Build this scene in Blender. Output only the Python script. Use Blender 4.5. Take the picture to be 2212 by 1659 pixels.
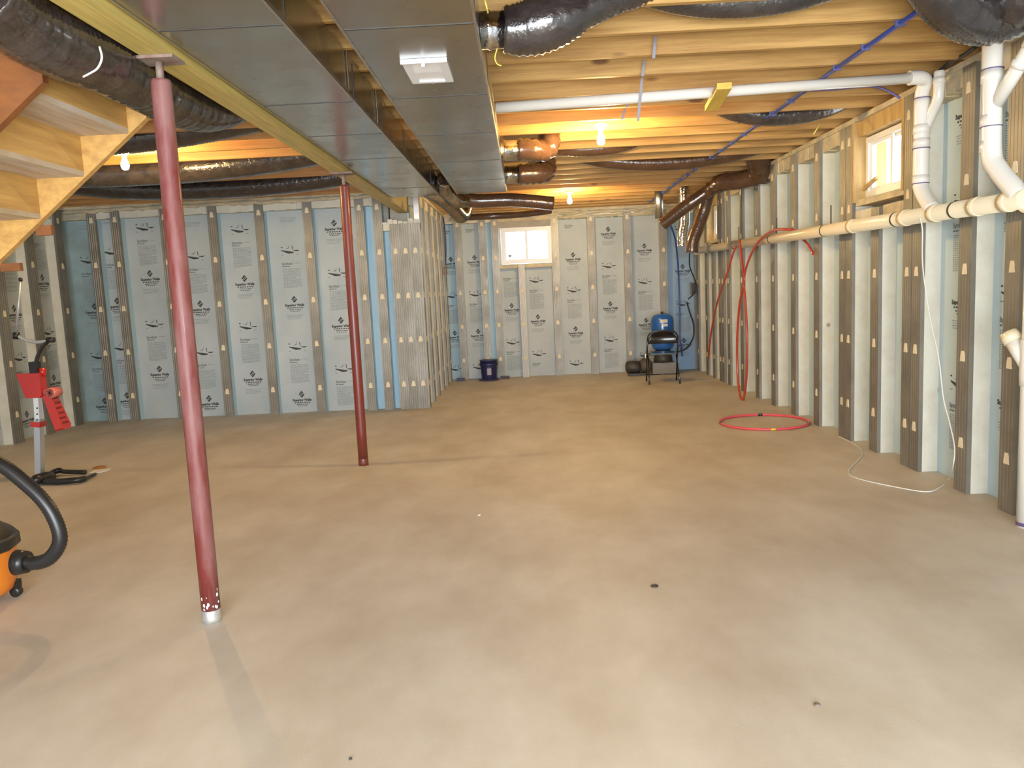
import bpy, math, random
from mathutils import Vector, Matrix
random.seed(7)
for o in list(bpy.data.objects): bpy.data.objects.remove(o)
SC = bpy.context.scene
COL = SC.collection
PI = math.pi
# ---------------------------------------------------------------- camera
F = 1680.0; CX, CY = 1106.0, 829.5; EYE = Vector((0, 0, 1.45))
AX = Vector((0.99882141, -0.04334237, -0.02184553))
AY = Vector((0.0165458, -0.11907066, 0.99274791))
AZ = Vector((-0.04562921, -0.99193932, -0.11821319))   # world axes in camera axes (right, down, forward)
cam = bpy.data.cameras.new('camera'); co = bpy.data.objects.new('camera', cam); COL.objects.link(co)
cam.sensor_fit = 'HORIZONTAL'; cam.sensor_width = 36.0; cam.lens = F / 2212.0 * 36.0
cam.clip_start = 0.05; cam.clip_end = 200
M = Matrix(((AX.x, -AX.y, -AX.z), (AY.x, -AY.y, -AY.z), (AZ.x, -AZ.y, -AZ.z))).to_4x4()
M.translation = EYE
co.matrix_world = M
SC.camera = co

def P(u, v, x=None, y=None, z=None):
    """a point of the photograph read at a known distance, height or wall"""
    c = Vector((u - CX, v - CY, F))
    d = Vector((AX.dot(c), AY.dot(c), AZ.dot(c)))
    if x is not None: t = (x - EYE.x) / d.x
    elif y is not None: t = (y - EYE.y) / d.y
    else: t = (z - EYE.z) / d.z
    return EYE + d * t

# ---------------------------------------------------------------- light
W = bpy.data.worlds.new('overcast_sky'); SC.world = W; W.use_nodes = True
bg = W.node_tree.nodes['Background']; bg.inputs[0].default_value = (0.86, 0.93, 1.0, 1); bg.inputs[1].default_value = 4.5
def area(name, loc, rot, sx, sy, power, col):
    l = bpy.data.lights.new(name, 'AREA'); l.shape = 'RECTANGLE'; l.size = sx; l.size_y = sy; l.energy = power; l.color = col
    o = bpy.data.objects.new(name, l); COL.objects.link(o); o.location = loc; o.rotation_euler = rot; return o
area('daylight_patio_door', (-0.2, -3.05, 1.25), (PI / 2, 0, 0), 4.6, 2.1, 345, (0.86, 0.93, 1.0))
fl = bpy.data.lights.new('camera_flash', 'POINT'); fl.energy = 62; fl.shadow_soft_size = 0.02; fl.color = (0.96, 0.97, 1.0)
flo = bpy.data.objects.new('camera_flash', fl); COL.objects.link(flo); flo.location = (0.03, -0.02, 1.53)
SC.view_settings.view_transform = 'Standard'; SC.view_settings.look = 'None'
SC.view_settings.gamma = 1.0; SC.view_settings.use_curve_mapping = False
SC.view_settings.exposure = 0.70
BULB = 960.0

# ---------------------------------------------------------------- materials
MATS = {}
def mat(name, col=(0.5, 0.5, 0.5), rough=0.6, metal=0.0, col2=None, scale=6.0, stretch=(1, 1, 1), detail=4,
        lo=0.35, hi=0.65, bump=0.0, bscale=40.0, bstretch=None, rand=False, spots=None, spot_scale=3.0, spot_size=0.12, emit=None, estr=0, coat=0.0, world=False, rough2=None):
    if name in MATS: return MATS[name]
    m = bpy.data.materials.new(name); m.use_nodes = True; nt = m.node_tree; N = nt.nodes; L = nt.links
    b = N['Principled BSDF']
    b.inputs['Base Color'].default_value = (*col, 1); b.inputs['Roughness'].default_value = rough; b.inputs['Metallic'].default_value = metal
    if coat: b.inputs['Coat Weight'].default_value = coat; b.inputs['Coat Roughness'].default_value = 0.12
    if emit: b.inputs['Emission Color'].default_value = (*emit, 1); b.inputs['Emission Strength'].default_value = estr
    vec = None
    if col2 or bump or spots:
        tc = N.new('ShaderNodeTexCoord'); vec = tc.outputs['Object']
        if world:
            g = N.new('ShaderNodeNewGeometry'); vec = g.outputs['Position']
        if rand:
            oi = N.new('ShaderNodeObjectInfo'); mu = N.new('ShaderNodeVectorMath'); mu.operation = 'SCALE'; mu.inputs[3].default_value = 37.0
            cb = N.new('ShaderNodeCombineXYZ'); L.new(oi.outputs['Random'], cb.inputs[0]); L.new(oi.outputs['Random'], cb.inputs[2]); L.new(cb.outputs[0], mu.inputs[0])
            ad = N.new('ShaderNodeVectorMath'); ad.operation = 'ADD'; L.new(vec, ad.inputs[0]); L.new(mu.outputs[0], ad.inputs[1]); vec = ad.outputs[0]
    out = None
    if col2:
        mp = N.new('ShaderNodeMapping'); mp.inputs['Scale'].default_value = stretch; L.new(vec, mp.inputs[0])
        n = N.new('ShaderNodeTexNoise'); n.inputs['Scale'].default_value = scale; n.inputs['Detail'].default_value = detail; n.inputs['Roughness'].default_value = 0.6
        L.new(mp.outputs[0], n.inputs['Vector'])
        mr = N.new('ShaderNodeMapRange'); mr.inputs[1].default_value = lo; mr.inputs[2].default_value = hi; L.new(n.outputs[0], mr.inputs[0])
        mx = N.new('ShaderNodeMix'); mx.data_type = 'RGBA'; mx.inputs[6].default_value = (*col, 1); mx.inputs[7].default_value = (*col2, 1)
        L.new(mr.outputs[0], mx.inputs[0]); out = mx.outputs[2]
        if rough2 is not None:
            r2 = N.new('ShaderNodeMapRange'); r2.inputs[3].default_value = rough; r2.inputs[4].default_value = rough2; L.new(mr.outputs[0], r2.inputs[0]); L.new(r2.outputs[0], b.inputs['Roughness'])
    if spots:
        mp2 = N.new('ShaderNodeMapping'); mp2.inputs['Scale'].default_value = (stretch[0] ** .4, stretch[1] ** .4, stretch[2] ** .4); L.new(vec, mp2.inputs[0])
        v = N.new('ShaderNodeTexVoronoi'); v.inputs['Scale'].default_value = spot_scale; L.new(mp2.outputs[0], v.inputs['Vector'])
        ms = N.new('ShaderNodeMapRange'); ms.inputs[1].default_value = spot_size; ms.inputs[2].default_value = spot_size * 0.6; L.new(v.outputs[0], ms.inputs[0])
        m2 = N.new('ShaderNodeMix'); m2.data_type = 'RGBA'; m2.inputs[7].default_value = (*spots, 1)
        if out: L.new(out, m2.inputs[6])
        else: m2.inputs[6].default_value = (*col, 1)
        L.new(ms.outputs[0], m2.inputs[0]); out = m2.outputs[2]
    if out: L.new(out, b.inputs['Base Color'])
    if bump:
        mp3 = N.new('ShaderNodeMapping'); mp3.inputs['Scale'].default_value = bstretch or stretch; L.new(vec, mp3.inputs[0])
        n3 = N.new('ShaderNodeTexNoise'); n3.inputs['Scale'].default_value = bscale; n3.inputs['Detail'].default_value = 3; L.new(mp3.outputs[0], n3.inputs['Vector'])
        bp = N.new('ShaderNodeBump'); bp.inputs['Strength'].default_value = bump; bp.inputs['Distance'].default_value = 0.01
        L.new(n3.outputs[0], bp.inputs['Height']); L.new(bp.outputs[0], b.inputs['Normal'])
    MATS[name] = m; return m

pine = mat('pine', (0.56, 0.335, 0.105), .6, col2=(0.40, 0.215, 0.06), scale=5, stretch=(.35, 6, 6), rand=True, spots=(0.20, 0.09, 0.03), spot_scale=2.6, spot_size=.13, bump=.15, bscale=30)
pine_left = mat('orange_pine', (0.55, 0.30, 0.10), .55, col2=(0.42, 0.20, 0.06), scale=5, stretch=(.35, 6, 6), rand=True, spots=(0.16, 0.06, 0.02), spot_scale=2.0, spot_size=.09, bump=.15, bscale=30)
stairwood = mat('stair_board', (0.58, 0.34, 0.10), .5, col2=(0.42, 0.23, 0.065), scale=4, stretch=(4, .6, 6), rand=True, spots=(0.13, 0.07, 0.04), spot_scale=2.6, spot_size=.12, bump=.1, bscale=30)
treadwood = mat('tread_board', (0.55, 0.48, 0.40), .55, col2=(0.42, 0.31, 0.19), scale=5, stretch=(5, .5, 1), rand=True)
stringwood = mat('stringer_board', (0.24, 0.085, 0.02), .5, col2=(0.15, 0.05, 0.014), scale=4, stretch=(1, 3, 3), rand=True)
lvl = mat('laminated_lumber', (0.60, 0.45, 0.13), .5, col2=(0.44, 0.34, 0.10), scale=6, stretch=(6, .4, 10), rand=True, bump=.1)
osb = mat('strand_board', (0.58, 0.42, 0.22), .7, col2=(0.42, 0.28, 0.13), scale=22, bump=.3)
concrete = mat('concrete', (0.655, 0.61, 0.53), .56, col2=(0.50, 0.44, 0.355), scale=1.9, detail=12, lo=.34, hi=.68, bump=.05, bscale=90, spots=(0.30, 0.22, 0.15), spot_scale=.9, spot_size=.022, world=True, stretch=(1, .6, 1))
wallconc = mat('wall_concrete', (0.45, 0.43, 0.38), .85, col2=(0.36, 0.34, 0.3), bump=.3)
galv = mat('galvanized_sheet', (0.60, 0.60, 0.58), .30, 1.0, col2=(0.48, 0.47, 0.45), scale=5, detail=6, rough2=.42)
ductm = mat('duct_sheet', (0.50, 0.51, 0.49), .22, 1.0, col2=(0.42, 0.42, 0.40), scale=2.2, detail=2, rough2=.30, world=True)
studm = mat('stud_metal', (0.33, 0.31, 0.27), .46, .6, col2=(0.24, 0.225, 0.19), scale=3, stretch=(1, 1, .8), rough2=.5, rand=True)
foamw = mat('foam_cream', (0.74, 0.72, 0.62), .75, col2=(0.66, 0.63, 0.52), scale=6, bump=.12, bscale=90, spots=(.36, .33, .28), spot_scale=1.7, spot_size=.045, world=True)
foamb = mat('foam_blue', (0.42, 0.62, 0.76), .7, col2=(0.50, 0.66, 0.74), scale=3, bump=.08, bscale=80, world=True)
film = mat('foam_panel_film', (0.505, 0.55, 0.56), .55, col2=(0.39, 0.455, 0.48), scale=1.7, detail=7, lo=.3, hi=.72, bump=.06, bscale=60, world=True)
spray = mat('spray_foam', (0.70, 0.60, 0.40), .8, col2=(0.46, 0.42, 0.31), scale=7, detail=6, bump=.8, bscale=18, world=True, stretch=(1, 1, 1.6))
tabm = mat('tab_foam', (0.80, 0.70, 0.50), .8)
ink = mat('ink_black', (0.045, 0.045, 0.05), .7)
ink2 = mat('ink_grey', (0.25, 0.29, 0.31), .7)
redp = mat('red_primer', (0.15, 0.02, 0.015), .5, .0, col2=(0.23, 0.10, 0.09), scale=3, stretch=(4, 4, .9), detail=6, lo=.38, hi=.62, rand=True, coat=.08, rough2=.7)
redp2 = mat('red_primer_clean', (0.19, 0.024, 0.014), .45, col2=(0.16, 0.035, 0.025), scale=3, stretch=(3, 3, .7), coat=.2)
bare = mat('bare_steel_flaked', (0.40, 0.41, 0.42), .5, .6, col2=(0.62, 0.60, 0.55), scale=20)
rust = mat('rusty_plate', (0.20, 0.10, 0.07), .7, .3, col2=(0.32, 0.26, 0.22), scale=9)
flex = mat('black_duct_film', (0.022, 0.018, 0.018), .22, 0.0, col2=(0.05, 0.04, 0.037), scale=9, detail=5, bump=.9, bscale=28, coat=1.0, rand=True)
flexbr = mat('brown_duct_film', (0.11, 0.055, 0.03), .2, 0.0, col2=(0.07, 0.035, 0.02), scale=7, bump=.4, bscale=40, coat=.8)
silver = mat('silver_duct_film', (0.72, 0.72, 0.74), .14, 1.0, col2=(0.5, 0.5, 0.52), scale=12, bump=.5, bscale=30)
pvc = mat('white_pvc', (0.80, 0.77, 0.70), .28, coat=.3)
pvccream = mat('cream_pvc', (0.76, 0.66, 0.46), .28, coat=.3)
primer = mat('purple_primer', (0.13, 0.09, 0.22), .4)
vinyl = mat('white_vinyl', (0.82, 0.83, 0.83), .35)
whitepl = mat('white_painted_metal', (0.78, 0.79, 0.80), .35)
black = mat('black_plastic', (0.018, 0.017, 0.017), .35)
blackm = mat('black_enamel', (0.012, 0.010, 0.010), .25, coat=.6)
redpl = mat('red_plastic', (0.52, 0.025, 0.02), .3, coat=.4)
greypl = mat('grey_metal_pole', (0.52, 0.56, 0.60), .35, .5)
orange = mat('orange_plastic', (0.75, 0.22, 0.015), .35, coat=.2)
blue = mat('blue_enamel', (0.015, 0.12, 0.46), .3, coat=.6)
navy = mat('navy_plastic', (0.018, 0.02, 0.085), .4)
bluepex = mat('blue_tube', (0.018, 0.055, 0.30), .3, coat=.4)
redpex = mat('red_tube', (0.50, 0.05, 0.025), .3, coat=.4)
pinkp = mat('pink_hoop', (0.78, 0.10, 0.13), .35)
yellowp = mat('yellow_paint', (0.72, 0.52, 0.06), .5)
whitec = mat('white_cord', (0.80, 0.78, 0.72), .5)
darkg = mat('dark_grey_metal', (0.06, 0.055, 0.05), .5, .3)
label_m = mat('paper_label', (0.75, 0.72, 0.62), .6)
paperw = mat('white_paper', (0.85, 0.83, 0.78), .7)
porc = mat('porcelain', (0.85, 0.84, 0.8), .3, coat=.5)
bulbm = mat('lit_bulb', (1, 1, 1), .5, emit=(1.0, 0.68, 0.28), estr=BULB)
yellowwire = mat('yellow_cable', (0.70, 0.60, 0.10), .45)
glassm = bpy.data.materials.new('window_glass'); glassm.use_nodes = True
_n = glassm.node_tree.nodes; _l = glassm.node_tree.links; _n.clear()
_o = _n.new('ShaderNodeOutputMaterial'); _m = _n.new('ShaderNodeMixShader'); _t = _n.new('ShaderNodeBsdfTransparent'); _g = _n.new('ShaderNodeBsdfGlossy'); _g.inputs['Roughness'].default_value = .02
_m.inputs[0].default_value = .06; _l.new(_t.outputs[0], _m.inputs[1]); _l.new(_g.outputs[0], _m.inputs[2]); _l.new(_m.outputs[0], _o.inputs[0])

# ---------------------------------------------------------------- mesh helpers
class MB:
    def __init__(s): s.v = []; s.f = []; s.sm = []
    def add(s, vs, fs, smooth=False):
        b = len(s.v); s.v += [tuple(p) for p in vs]; s.f += [tuple(b + i for i in f) for f in fs]; s.sm += [smooth] * len(fs); return s
    def box(s, x0, x1, y0, y1, z0, z1, T=None):
        vs = [Vector((x, y, z)) for z in (z0, z1) for y in (y0, y1) for x in (x0, x1)]
        if T: vs = [T @ p for p in vs]
        return s.add(vs, [(0, 2, 3, 1), (4, 5, 7, 6), (0, 1, 5, 4), (2, 6, 7, 3), (0, 4, 6, 2), (1, 3, 7, 5)])
    def prism(s, poly, a0, a1, axis='y'):
        """poly: counter-clockwise list of 2D points, extruded along the axis"""
        n = len(poly)
        def q(p, a):
            return (p[0], a, p[1]) if axis == 'y' else ((a, p[0], p[1]) if axis == 'x' else (p[0], p[1], a))
        vs = [q(p, a0) for p in poly] + [q(p, a1) for p in poly]
        fs = [tuple(range(n)), tuple(range(2 * n - 1, n - 1, -1))] + [(i, n + i, n + (i + 1) % n, (i + 1) % n) for i in range(n)]
        return s.add(vs, fs)
    def quad(s, a, b, c, d): return s.add([a, b, c, d], [(0, 1, 2, 3)])
    def lathe(s, prof, c=(0, 0, 0), seg=24, R=None, smooth=True):
        vs = []; fs = []
        for r, z in prof:
            for k in range(seg):
                a = 2 * PI * k / seg; p = Vector((r * math.cos(a), r * math.sin(a), z))
                if R: p = R @ p
                vs.append(p + Vector(c))
        for i in range(len(prof) - 1):
            for k in range(seg):
                k2 = (k + 1) % seg; fs.append((i * seg + k, i * seg + k2, (i + 1) * seg + k2, (i + 1) * seg + k))
        s.add(vs, fs, smooth)
        b = len(s.v) - len(vs)
        s.f.append(tuple(b + k for k in reversed(range(seg)))); s.sm.append(False)
        s.f.append(tuple(b + (len(prof) - 1) * seg + k for k in range(seg))); s.sm.append(False)
        return s
    def tube(s, pts, r, seg=10, closed=False, cap=True):
        pts = [Vector(p) for p in pts]; n = len(pts)
        rs = r if isinstance(r, (list, tuple)) else [r] * n
        vs = []; up = None
        for i, p in enumerate(pts):
            if closed: t = pts[(i + 1) % n] - pts[i - 1]
            else: t = pts[min(i + 1, n - 1)] - pts[max(i - 1, 0)]
            t.normalize()
            if up is None:
                up = Vector((0, 0, 1)) if abs(t.z) < .9 else Vector((1, 0, 0))
            a = t.cross(up)
            if a.length < 1e-5: a = t.cross(Vector((1, 0, 0)))
            a.normalize(); b = a.cross(t).normalized(); up = b
            for k in range(seg):
                an = 2 * PI * k / seg; vs.append(p + (a * math.cos(an) + b * math.sin(an)) * rs[i])
        fs = []
        m = n if closed else n - 1
        for i in range(m):
            j = (i + 1) % n
            for k in range(seg):
                k2 = (k + 1) % seg; fs.append((i * seg + k, i * seg + k2, j * seg + k2, j * seg + k))
        s.add(vs, fs, True)
        if cap and not closed:
            b = len(s.v) - len(vs)
            s.f.append(tuple(b + k for k in reversed(range(seg)))); s.sm.append(False)
            s.f.append(tuple(b + (n - 1) * seg + k for k in range(seg))); s.sm.append(False)
        return s
    def mesh(s, name, m):
        me = bpy.data.meshes.new(name); me.from_pydata(s.v, [], s.f); me.polygons.foreach_set('use_smooth', s.sm)
        me.materials.append(m); me.update(); return me
    def build(s, name, m, parent=None, loc=(0, 0, 0), rz=0.0):
        return put(name, s.mesh(name, m), parent, loc, rz)
def put(name, me, parent=None, loc=(0, 0, 0), rz=0.0, rot=None):
    o = bpy.data.objects.new(name, me); COL.objects.link(o); o.location = loc
    o.rotation_euler = rot if rot else (0, 0, rz)
    if parent: o.parent = parent
    return o
def tag(o, label, cat, group=None, kind=None):
    if label: o['label'] = label
    if cat: o['category'] = cat
    if group: o['group'] = group
    if kind: o['kind'] = kind
    return o
def empty(name, loc, label, cat, group=None, rz=0):
    o = bpy.data.objects.new(name, None); COL.objects.link(o); o.location = loc; o.rotation_euler = (0, 0, rz); o.empty_display_size = .1
    return tag(o, label, cat, group)
def struct(name, mb, m):
    o = mb.build(name, m); o['kind'] = 'structure'; return o
def spline(pts, n=8, closed=False):
    pts = [Vector(p) for p in pts]; out = []; N = len(pts)
    R = range(N if closed else N - 1)
    for i in R:
        if closed: p0, p1, p2, p3 = pts[i - 1], pts[i], pts[(i + 1) % N], pts[(i + 2) % N]
        else: p0, p1, p2, p3 = pts[max(i - 1, 0)], pts[i], pts[i + 1], pts[min(i + 2, N - 1)]
        for k in range(n):
            t = k / n; out.append(0.5 * ((2 * p1) + (p2 - p0) * t + (2 * p0 - 5 * p1 + 4 * p2 - p3) * t * t + (3 * p1 - p0 - 3 * p2 + p3) * t ** 3))
    if not closed: out.append(pts[-1])
    return out
def resample(pts, step):
    out = [pts[0]]; acc = 0.0
    for a, b in zip(pts, pts[1:]):
        d = (b - a).length
        if d < 1e-9: continue
        while acc + d >= step:
            t = (step - acc) / d; a = a + (b - a) * t; out.append(a.copy()); d = (b - a).length; acc = 0.0
            if d < 1e-9: break
        acc += d
    return out

# ================================================================ SETTING
ZJ = 2.76; ZW = 2.72; DP = .14; XR, XL, XJ, YB, YM = 2.82, -5.78, -1.29, 13.08, 9.93
fb = MB()
fb.box(-6.2, 3.2, -3.4, 13.5, -.12, 0)
struct('floor', fb, concrete)

# ---- printed marks on the foam sheets (flat print)
def text_mesh(name, s, size, m, x=0.0, z=0.0, bold=.0, align='CENTER', sx=1.0):
    cu = bpy.data.curves.new(name, 'FONT'); cu.body = s; cu.size = size; cu.align_x = align; cu.offset = bold; cu.resolution_u = 2
    t = bpy.data.objects.new(name, cu); COL.objects.link(t)
    bpy.context.view_layer.update()
    me = bpy.data.meshes.new_from_object(t.evaluated_get(bpy.context.evaluated_depsgraph_get()))
    vs = [(v.co.x * sx + x, 0.0, v.co.y + z) for v in me.vertices]; fs = [tuple(p.vertices) for p in me.polygons]
    bpy.data.objects.remove(t); bpy.data.curves.remove(cu); bpy.data.meshes.remove(me)
    return vs, fs
def bars(mb, x0, x1, z, h, words, seed):
    r = random.Random(seed); x = x0
    for i in range(words):
        w = (x1 - x0) / words * r.uniform(.55, .86); mb.quad((x, 0, z), (x + w, 0, z), (x + w, 0, z + h), (x, 0, z + h)); x += (x1 - x0) / words
def band(mb, pts): mb.add([(p[0], 0, p[1]) for p in pts], [tuple(range(len(pts)))])
lg = MB()     # the S in a diamond, name and small lines; z=0 at the middle of the diamond
s_ = .046
for g_ in (1, -1): band(lg, [(g_ * s_ * a, g_ * s_ * b) for a, b in ((-.84, 0), (-.60, -.28), (-.40, -.02), (0, .44), (.26, .14), (.50, .42), (0, 1))])
band(lg, [(s_ * a, s_ * b) for a, b in ((-.30, .10), (.12, -.30), (.30, -.10), (-.12, .30))])
lg.add(*text_mesh('t', 'Superior Walls', .044, ink, 0, -.088, bold=.0022, sx=.93))
bars(lg, -.10, .115, -.115, .012, 7, 1); bars(lg, -.075, .085, -.138, .009, 6, 2); bars(lg, -.06, .065, -.157, .008, 5, 3)
LOGO = lg.mesh('printed_logo', ink)
tb = MB()
for i in range(4): bars(tb, -.11 + .01 * (i % 2), .11 - .012 * i, -.205 - .017 * i, .007, 9, 20 + i)
SMALL = tb.mesh('printed_small_text', ink2)
dg = MB()
band(dg, [(-.115, .002), (.045, -.028), (.03, -.042), (-.03, -.046), (-.118, -.008)])
band(dg, [(.038, -.004), (.125, -.004), (.085, -.02), (.045, -.012)])
band(dg, [(.028, .0), (.036, .0), (.030, .052), (.020, .052)])
band(dg, [(-.068, .012), (-.018, .022), (-.016, .028), (-.03, .026)]); band(dg, [(-.03, .022), (-.01, .055), (-.006, .055), (-.024, .022)])
bars(dg, -.12, -.085, .028, .012, 1, 4)
DIAG = dg.mesh('printed_diagram', ink)
hd = MB(); hd.add(*text_mesh('t', 'Styrofoam', .050, ink, -.125, -.19, bold=.001, align='LEFT', sx=.66)); bars(hd, -.122, -.02, -.215, .011, 3, 5)
HEAD = hd.mesh('printed_heading', mat('ink_faded', (0.12, 0.14, 0.15), .7))
bk = MB()
for i in range(17): bars(bk, -.118, .125 - (.06 if i in (8, 16) else 0) - .006 * (i % 3), -.245 - .0148 * i, .0075, 11, 40 + i)
bars(bk, -.125, -.08, -.065, .008, 1, 6); bars(bk, .07, .12, -.062, .008, 1, 7); bars(bk, .03, .12, -.175, .008, 3, 8)
BLOCK = bk.mesh('printed_text_block', ink2)
def marks(panel, x, ybase, D=None, L=None, zlo=.05, zhi=2.5):
    """stamps repeat every 1.24 m down a sheet"""
    for z0, kind in ((D, 'D'), (L, 'L')):
        if z0 is None: continue
        z = z0 + 1.24 * 2
        while z > -.2:
            if kind == 'D':
                if zlo + .05 < z < zhi - .05: put('printed_diagram', DIAG, panel, (x, ybase, z))
                if z - .22 > zlo and z - .14 < zhi: put('printed_heading', HEAD, panel, (x, ybase, z))
                if z - .49 > zlo and z - .05 < zhi: put('printed_text_block', BLOCK, panel, (x, ybase, z))
            else:
                if z - .17 > zlo and z + .05 < zhi: put('printed_logo', LOGO, panel, (x, ybase, z))
                if z - .26 > zlo and z - .2 < zhi: put('printed_small_text', SMALL, panel, (x, ybase, z))
            z -= 1.24

# ---- a stud: foam body, ribbed steel facing, cream nailing tabs
TABZ = (.33, .90, 1.46, 2.02, 2.58)
TABMESH = None
def stud_meshes(w, foam, z1):
    body = MB(); body.box(-w / 2 + .002, w / 2 - .002, .001, DP + .03, 0, z1)
    h = w / 2; pr = [(-h, .03), (-h, 0)]
    for k in range(4):
        x = -h + w * (.16 + .2267 * k); pr += [(x - .006, 0), (x - .003, .0018), (x + .003, .0018), (x + .006, 0)]
    pr += [(h, 0), (h, .03)]
    fm = MB(); n = len(pr)
    fm.add([(p[0], p[1] - .0015, 0.0) for p in pr] + [(p[0], p[1] - .0015, z1) for p in pr], [(i, i + 1, n + i + 1, n + i) for i in range(n - 1)])
    return body.mesh('wall_stud', foam), fm.mesh('steel_facing', studm)
tm = MB(); tm.prism([(-.026, -.034), (.026, -.034), (.020, .012), (.013, .034), (-.013, .034), (-.020, .012)], -.005, .002, 'y'); TABMESH = tm.mesh('nailing_tab', tabm)

class Wall:
    def __init__(s, name, origin, rz, backing, foam):
        s.o = struct(name, backing, wallconc); s.org = Vector(origin); s.rz = rz; s.foam = foam; s.cache = {}
    def W(s, u, y=0, z=0):
        c, n = math.cos(s.rz), math.sin(s.rz); return (s.org.x + u * c - y * n, s.org.y + u * n + y * c, z)
    def stud(s, u, w=.12, z1=ZW, tabs=True, z0=0.0, foam=None):
        k = (round(w, 3), round(z1 - z0, 3), foam)
        if k not in s.cache: s.cache[k] = stud_meshes(w, foam or s.foam, z1 - z0)
        b, f = s.cache[k]
        o = put('wall_stud', b, s.o, s.W(u, 0, z0), s.rz)
        put('steel_facing', f, o)
        if tabs:
            for z in TABZ:
                if z0 + .04 < z < z1 - .04: put('nailing_tab', TABMESH, o, (0, 0, z - z0))
        return o
    def panel(s, u0, u1, z1=2.6, m=None, D=None, L=None, dx=0.0, z0=0.0):
        c = (u0 + u1) / 2; mb = MB(); mb.box(u0 - c, u1 - c, DP, DP + .03, z0, z1)
        o = mb.build('foam_panel', m or film, s.o, s.W(c), s.rz)
        marks(o, dx, DP - .0015, D, L, z0 + .02, z1)
        return o
    def header(s, u0, u1, m=None, z0=2.6, z1=ZW, y0=.022):
        c = (u0 + u1) / 2; mb = MB(); n = max(3, int((u1 - u0) / .07)); r = random.Random(int(u0 * 100))
        for i in range(n):
            a = u0 - c + (u1 - u0) * i / n; b = u0 - c + (u1 - u0) * (i + 1) / n; d = r.uniform(-.008, .008)
            mb.box(a, b, y0 + d, DP + .02, z0 + r.uniform(-.006, .006), z1)
        return mb.build('header_foam', m or s.foam, s.o, s.W(c), s.rz)
    def bays(s, studs, specs, w=.12):
        for i in range(len(studs) - 1):
            a, b = studs[i] + w / 2, studs[i + 1] - w / 2
            if b - a < .03: continue
            sp = specs.get(i, {})
            if sp is None: continue
            s.panel(a - .01, b + .01, **sp); s.header(a, b, foamw)

# ---- back wall
bb = MB(); Y0, Y1 = YB + DP + .03, YB + DP + .25
bw0, bw1, bz0, bz1 = -.37, .49, 1.90, 2.50
bb.box(-1.75, bw0, Y0, Y1, 0, ZW); bb.box(bw1, 3.2, Y0, Y1, 0, ZW); bb.box(bw0, bw1, Y0, Y1, 0, bz0); bb.box(bw0, bw1, Y0, Y1, bz1, ZW)
wb = Wall('wall_back', (0, YB, 0), 0, bb, foamw)
SB = [-1.08, -.67, -.46, .53, 1.13, 1.73, 2.32]
for u in SB: wb.stud(u)
wb.panel(-1.32, -1.13, D=2.03 - .6, L=2.03, m=foamb); wb.header(-1.29, -1.14)
wb.panel(-1.03, -.72, D=1.439, L=2.04, dx=.05); wb.header(-1.02, -.73)
wb.panel(-.62, -.51, m=foamb); wb.header(-.61, -.52)
wb.panel(-.41, .48, z1=1.86)
u0 = [c for c in wb.o.children if c.name.startswith('foam_panel')][-1]
u0.location.x = .035
for xx, D, L in ((-.235, 1.837, 1.21), (.20, 1.621, 1.002)): marks(u0, xx - .035, DP - .0015, D, L, .02, 1.84)
wb.panel(.58, 1.08, D=1.43, L=2.01, dx=-.0); wb.header(.59, 1.07)
wb.panel(1.18, 1.68, D=1.809, L=2.404, dx=-.0); wb.header(1.19, 1.67)
wb.panel(1.78, 2.27, D=1.515, L=2.101, dx=0); wb.header(1.79, 2.26)
wb.panel(2.37, 2.84, D=2.36, L=1.73, dx=.05, m=mat('panel_film_blue', (0.27, 0.41, 0.58), .55, col2=(0.33, 0.46, 0.60), scale=2, world=True)); wb.header(2.38, 2.82)
# the cripple stud under the window, ribbed steel; window and door reflections put into its lighter colour
cr = MB(); pr = []
for k in range(13): pr.append((-.055 + .11 * k / 12, .0 if k % 2 == 0 else .012))
cr.add([(p[0], p[1], 0) for p in pr] + [(p[0], p[1], 1.9) for p in pr], [(i, i + 1, 14 + i - 0, 13 + i) for i in range(12)])
st = MB().box(-.054, .054, .014, DP, 0, 1.9).build('wall_stud', foamw, wb.o, (-.04, YB - .02, 0))
cr.build('steel_facing', mat('reflection_lightened_steel', (0.80, 0.80, 0.79), .32, .55), st)['label'] = 'deeply ribbed steel facing, reflections lightened into its colour'
for z in TABZ[:3]: put('nailing_tab', TABMESH, st, (0, 0, z))
MB().box(-.41, .47, .03, DP + .02, 1.83, 1.90).build('window_ledge', spray, wb.o, (0, YB, 0))
MB().box(-.41, .47, .03, DP + .02, 2.50, 2.60).build('header_foam', wallconc, wb.o, (0, YB, 0))
MB().box(-.41, .47, .0, DP + .02, 2.60, ZW).build('header_foam', spray, wb.o, (0, YB, 0))

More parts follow.
